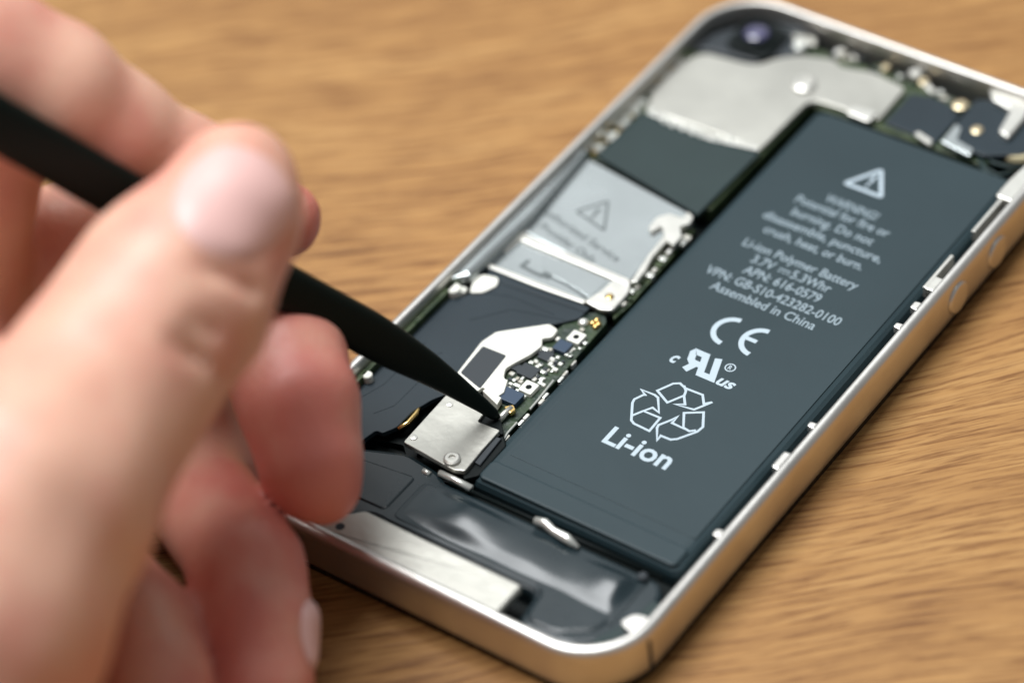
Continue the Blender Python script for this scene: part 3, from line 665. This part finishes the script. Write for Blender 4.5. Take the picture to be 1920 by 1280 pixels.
# ------------------------------------------------------------------ hand
def hand():
    # nodes: photo x, photo y, depth (mm), radius (mm)
    thumb = [(447, 338, 372, 6.6), (420, 410, 370, 8.3), (330, 540, 367, 10.9), (248, 655, 364, 10.9), (170, 770, 360, 11.4), (40, 930, 353, 14.5), (-120, 1150, 349, 18.5), (-260, 1400, 349, 22)]
    index = [(528, 410, 398, 4.9), (440, 370, 395, 6.4), (330, 325, 391, 7.0), (200, 250, 386, 7.6), (90, 172, 381, 8.3), (-60, 110, 378, 9.6), (-85, 330, 386, 9.6), (-150, 720, 396, 12)]
    middle = [(598, 912, 393, 4.6), (585, 870, 393, 6.0), (560, 760, 395, 7.0), (535, 680, 399, 7.3), (480, 610, 405, 7.6), (330, 530, 403, 8.0), (140, 480, 402, 8.8), (-180, 840, 410, 12)]
    ring = [(486, 1350, 385, 4.6), (484, 1280, 385, 6.2), (474, 1160, 387, 6.7), (462, 1062, 390, 6.6), (415, 985, 398, 6.6), (325, 865, 409, 7.4), (180, 700, 416, 8.4), (-160, 1050, 410, 12)]
    pinky = [(350, 1480, 374, 4.4), (330, 1400, 374, 5.4), (292, 1260, 377, 5.7), (262, 1165, 383, 6.0), (110, 1010, 396, 7.2), (-120, 1250, 402, 11)]
    palm = [[(-150, 740, 398, 12), (-330, 1300, 385, 15), (-560, 1850, 368, 24)], [(-180, 830, 412, 12), (-380, 1400, 398, 16), (-560, 1850, 372, 24)],
            [(-160, 1050, 412, 12), (-380, 1500, 392, 16), (-600, 1900, 372, 24)], [(-120, 1250, 402, 11), (-300, 1560, 384, 15), (-560, 1850, 368, 24)],
            [(-260, 1400, 352, 22), (-560, 1850, 360, 24)], [(-560, 1850, 365, 25), (-900, 2500, 350, 27)], [(-120, 780, 372, 9), (-150, 1000, 390, 14)], [(60, 880, 362, 9), (-150, 740, 392, 11)]]
    def pc(n): x, y, d, r = n; return np.array([(x - 960) / FPX * d, -(y - 640) / FPX * d, -d], np.float32), r
    h = 0.85
    lo = np.array([-115., -118., -442.]); hi = np.array([-12., 46., -322.])
    nx, ny, nz_ = [int((hi[i] - lo[i]) / h) + 1 for i in range(3)]
    X, Y, Z = np.meshgrid(*[np.arange(n, dtype=np.float32) * h + lo[i] for i, n in enumerate((nx, ny, nz_))], indexing='ij')
    def cone(a, ra, b, rb):
        ba = b - a; L2 = float(ba @ ba)
        t = np.clip(((X - a[0]) * ba[0] + (Y - a[1]) * ba[1] + (Z - a[2]) * ba[2]) / L2, 0, 1)
        dx = X - a[0] - t * ba[0]; dy = Y - a[1] - t * ba[1]; dz = Z - a[2] - t * ba[2]
        return np.sqrt(dx * dx + dy * dy + dz * dz) - (ra + (rb - ra) * t)
    def smin(a, b, k):
        hh = np.maximum(k - np.abs(a - b), 0) / k
        return np.minimum(a, b) - hh * hh * k * 0.25
    def chain(nodes, k=2.2):
        d = None
        P = [pc(n) for n in nodes]
        for (a, ra), (b, rb) in zip(P, P[1:]):
            c = cone(a, ra, b, rb); d = c if d is None else smin(d, c, k)
        return d
    D = chain(thumb, 3.0)
    for a, b, rr in (((385, 500, 357), (470, 548, 361), 0.6), ((330, 640, 354), (398, 700, 360), 0.6), ((360, 600, 355), (425, 640, 361), 0.3)):
        g = cone(pc((*a, 1))[0], rr, pc((*b, 1))[0], rr)
        D = -smin(-D, g + 0.3, 2.5)
    F = chain(index)
    for f_ in (middle, ring, pinky, [(400, 890, 409, 7.0), (300, 760, 410, 8.0), (150, 640, 415, 10)]):
        F = smin(F, chain(f_), 1.6)
    Pm = None
    for c in palm:
        q = chain(c, 4.0); Pm = q if Pm is None else smin(Pm, q, 8.0)
    F = smin(F, Pm, 5.0)
    # the thumb joins the palm broadly near its root but stays crisp near its tip
    kk = np.clip((-(X) - 40) / 20, 0.0, 1.0) * 7 + 0.8
    hh = np.maximum(kk - np.abs(F - D), 0) / kk
    D = np.minimum(F, D) - hh * hh * kk * 0.25
    # slight unevenness
    D += 0.25 * np.sin(X * 0.45 + 1.0) * np.sin(Y * 0.38) * np.sin(Z * 0.41 + 2)
    D[0], D[-1], D[:, 0], D[:, -1], D[:, :, 0], D[:, :, -1] = [np.maximum(s, 0.5) for s in (D[0], D[-1], D[:, 0], D[:, -1], D[:, :, 0], D[:, :, -1])]
    # surface nets
    s = D < 0
    c = s[:-1, :-1, :-1].astype(np.int8) * 0
    for i in (0, 1):
        for j in (0, 1):
            for k in (0, 1):
                c = c + s[i:nx - 1 + i, j:ny - 1 + j, k:nz_ - 1 + k]
    act = (c > 0) & (c < 8)
    idx = -np.ones(act.shape, np.int64); A = np.argwhere(act); idx[act] = np.arange(len(A))
    acc = np.zeros((len(A), 3)); cnt = np.zeros(len(A))
    a0, a1, a2 = A.T
    corners = [(i, j, k) for i in (0, 1) for j in (0, 1) for k in (0, 1)]
    for p in corners:
        for ax in range(3):
            if p[ax] == 0:
                q = list(p); q[ax] = 1
                v0 = D[a0 + p[0], a1 + p[1], a2 + p[2]]; v1 = D[a0 + q[0], a1 + q[1], a2 + q[2]]
                mk = (v0 < 0) != (v1 < 0)
                t = np.where(mk, v0 / np.where(mk, v0 - v1, 1), 0)
                pos = np.tile(np.array(p, float), (len(A), 1)); pos[:, ax] = t
                acc[mk] += pos[mk]; cnt[mk] += 1
    V = (A + acc / cnt[:, None]) * h + lo
    faces = []
    for ax in range(3):
        b_, c_ = (ax + 1) % 3, (ax + 2) % 3
        sl0 = [slice(1, n - 1) for n in (nx, ny, nz_)]; sl1 = list(sl0)
        sl0[ax] = slice(0, (nx, ny, nz_)[ax] - 1); sl1[ax] = slice(1, (nx, ny, nz_)[ax])
        s0, s1 = s[tuple(sl0)], s[tuple(sl1)]
        E = np.argwhere(s0 != s1); inside = s0[s0 != s1]
        off = np.array([1, 1, 1]); off[ax] = 0
        E = E + off
        def g(db, dc):
            t = E.copy(); t[:, b_] -= db; t[:, c_] -= dc
            return idx[t[:, 0], t[:, 1], t[:, 2]]
        q = np.stack([g(0, 0), g(1, 0), g(1, 1), g(0, 1)], 1)
        q[~inside] = q[~inside][:, ::-1]
        faces.append(q)
    Fq = np.concatenate(faces)
    W = (CAM + V @ ROT.T)
    W[:, 2] = np.maximum(W[:, 2], 0.15)
    me = bpy.data.meshes.new('hand')
    me.from_pydata((W * MM).tolist(), [], Fq.tolist())
    me.update()
    # flush of the fingertips: a mask of the skin itself
    tips = np.stack([pc(n)[0] for n in (thumb[0], index[0], middle[0], ring[0], pinky[0])])
    joints = np.stack([pc(n)[0] for n in (middle[2], ring[2], index[5], thumb[2])])
    dmin = np.min(np.linalg.norm(V[:, None, :] - tips[None], axis=2), 1)
    jm = np.min(np.linalg.norm(V[:, None, :] - joints[None], axis=2), 1)
    fl = np.clip(1 - (dmin - 4) / 16, 0, 1) + 0.35 * np.clip(1 - (jm - 6) / 10, 0, 1)
    fl = np.where(np.linalg.norm(V - tips[0], axis=1) < 24, fl * 0.35, fl)
    at = me.attributes.new('flush', 'FLOAT', 'POINT'); at.data.foreach_set('value', fl.astype(np.float32))
    bmh = bmesh.new(); bmh.from_mesh(me)
    bmesh.ops.recalc_face_normals(bmh, faces=bmh.faces)
    for _ in range(3): bmesh.ops.smooth_vert(bmh, verts=bmh.verts, factor=0.5, use_axis_x=True, use_axis_y=True, use_axis_z=True)
    bmh.to_mesh(me)
    bvh = BVHTree.FromBMesh(bmh); bmh.free()
    m = bpy.data.materials.new('skin'); m.use_nodes = True
    nt = m.node_tree; N = nt.nodes; Lk = nt.links; b = N['Principled BSDF']
    tc = N.new('ShaderNodeTexCoord'); n1 = N.new('ShaderNodeTexNoise'); n1.inputs['Scale'].default_value = 110; n1.inputs['Detail'].default_value = 4
    Lk.new(tc.outputs['Object'], n1.inputs[0])
    av = N.new('ShaderNodeAttribute'); av.attribute_name = 'flush'
    ad = N.new('ShaderNodeMath'); ad.operation = 'MULTIPLY_ADD'; ad.inputs[1].default_value = 1.9; ad.use_clamp = True
    sb = N.new('ShaderNodeMath'); sb.operation = 'SUBTRACT'; sb.inputs[1].default_value = 0.42
    Lk.new(n1.outputs[0], sb.inputs[0]); Lk.new(sb.outputs[0], ad.inputs[0]); Lk.new(av.outputs['Fac'], ad.inputs[2])
    mx = N.new('ShaderNodeMix'); mx.data_type = 'RGBA'
    mx.inputs[6].default_value = (0.77, 0.445, 0.325, 1); mx.inputs[7].default_value = (0.68, 0.23, 0.18, 1)
    Lk.new(ad.outputs[0], mx.inputs[0]); Lk.new(mx.outputs[2], b.inputs['Base Color'])
    b.inputs['Roughness'].default_value = 0.45
    b.inputs['Subsurface Weight'].default_value = 0.2
    b.inputs['Subsurface Radius'].default_value = (1.0, 0.35, 0.2); b.inputs['Subsurface Scale'].default_value = 0.004
    n2 = N.new('ShaderNodeTexVoronoi'); n2.inputs['Scale'].default_value = 1400
    Lk.new(tc.outputs['Object'], n2.inputs[0])
    bp = N.new('ShaderNodeBump'); bp.inputs['Strength'].default_value = 0.25; bp.inputs['Distance'].default_value = 0.0002
    Lk.new(n2.outputs[0], bp.inputs['Height']); Lk.new(bp.outputs[0], b.inputs['Normal'])
    o = link_mesh('hand', me, m, None, smooth=True)
    tag(o, 'bare light-skinned hand gripping the black pry tool like a pen over the phone', 'hand')
    nm = mat('fingernail', (0.78, 0.48, 0.44), 0.42, 0.0, 0.5, coat=0.0)
    def nail(px, py, d, axis_px, ln, wd, view=None):
        """curved plate lying on the skin around the point seen at px, py"""
        c0 = Vector(Pd(px, py, d)); ax = (Vector(Pd(px + axis_px[0], py + axis_px[1], d)) - c0).normalized()
        vd = Vector(view) if view else Vector(ROT[:, 2]); vd.normalize()
        ax = (ax - vd * ax.dot(vd)).normalized(); sd = ax.cross(vd).normalized()
        bm = bmesh.new(); nu, nv = 15, 13; grid = {}
        for i in range(nu):
            for j in range(nv):
                u = -1 + 2 * i / (nu - 1); v = -1 + 2 * j / (nv - 1)
                uu = u * math.sqrt(1 - v * v * 0.5) ; vv = v * math.sqrt(1 - u * u * 0.38)
                p = c0 + ax * uu * ln / 2 + sd * vv * wd / 2 + vd * 30
                hit = bvh.ray_cast(p * MM, -vd)
                if hit[0] is None: continue
                nn = hit[1] if hit[1].dot(vd) > 0 else -hit[1]
                q = hit[0] / MM + nn * (0.8 - 0.75 * max(abs(u), abs(v)) ** 4)
                grid[i, j] = bm.verts.new(q)
        for i in range(nu - 1):
            for j in range(nv - 1):
                ks = [(i, j), (i + 1, j), (i + 1, j + 1), (i, j + 1)]
                if all(k in grid for k in ks): bm.faces.new([grid[k] for k in ks])
        return obj('fingernail', bm, nm, o, smooth=True)
    nail(437, 378, 362, (55, -80), 12.0, 12.5)
    nv_ = ROT @ np.array([1.0, -0.15, 0.35])
    nail(566, 1185, 386, (6, 60), 8.0, 6.5, view=nv_.tolist())
    return o
hand()
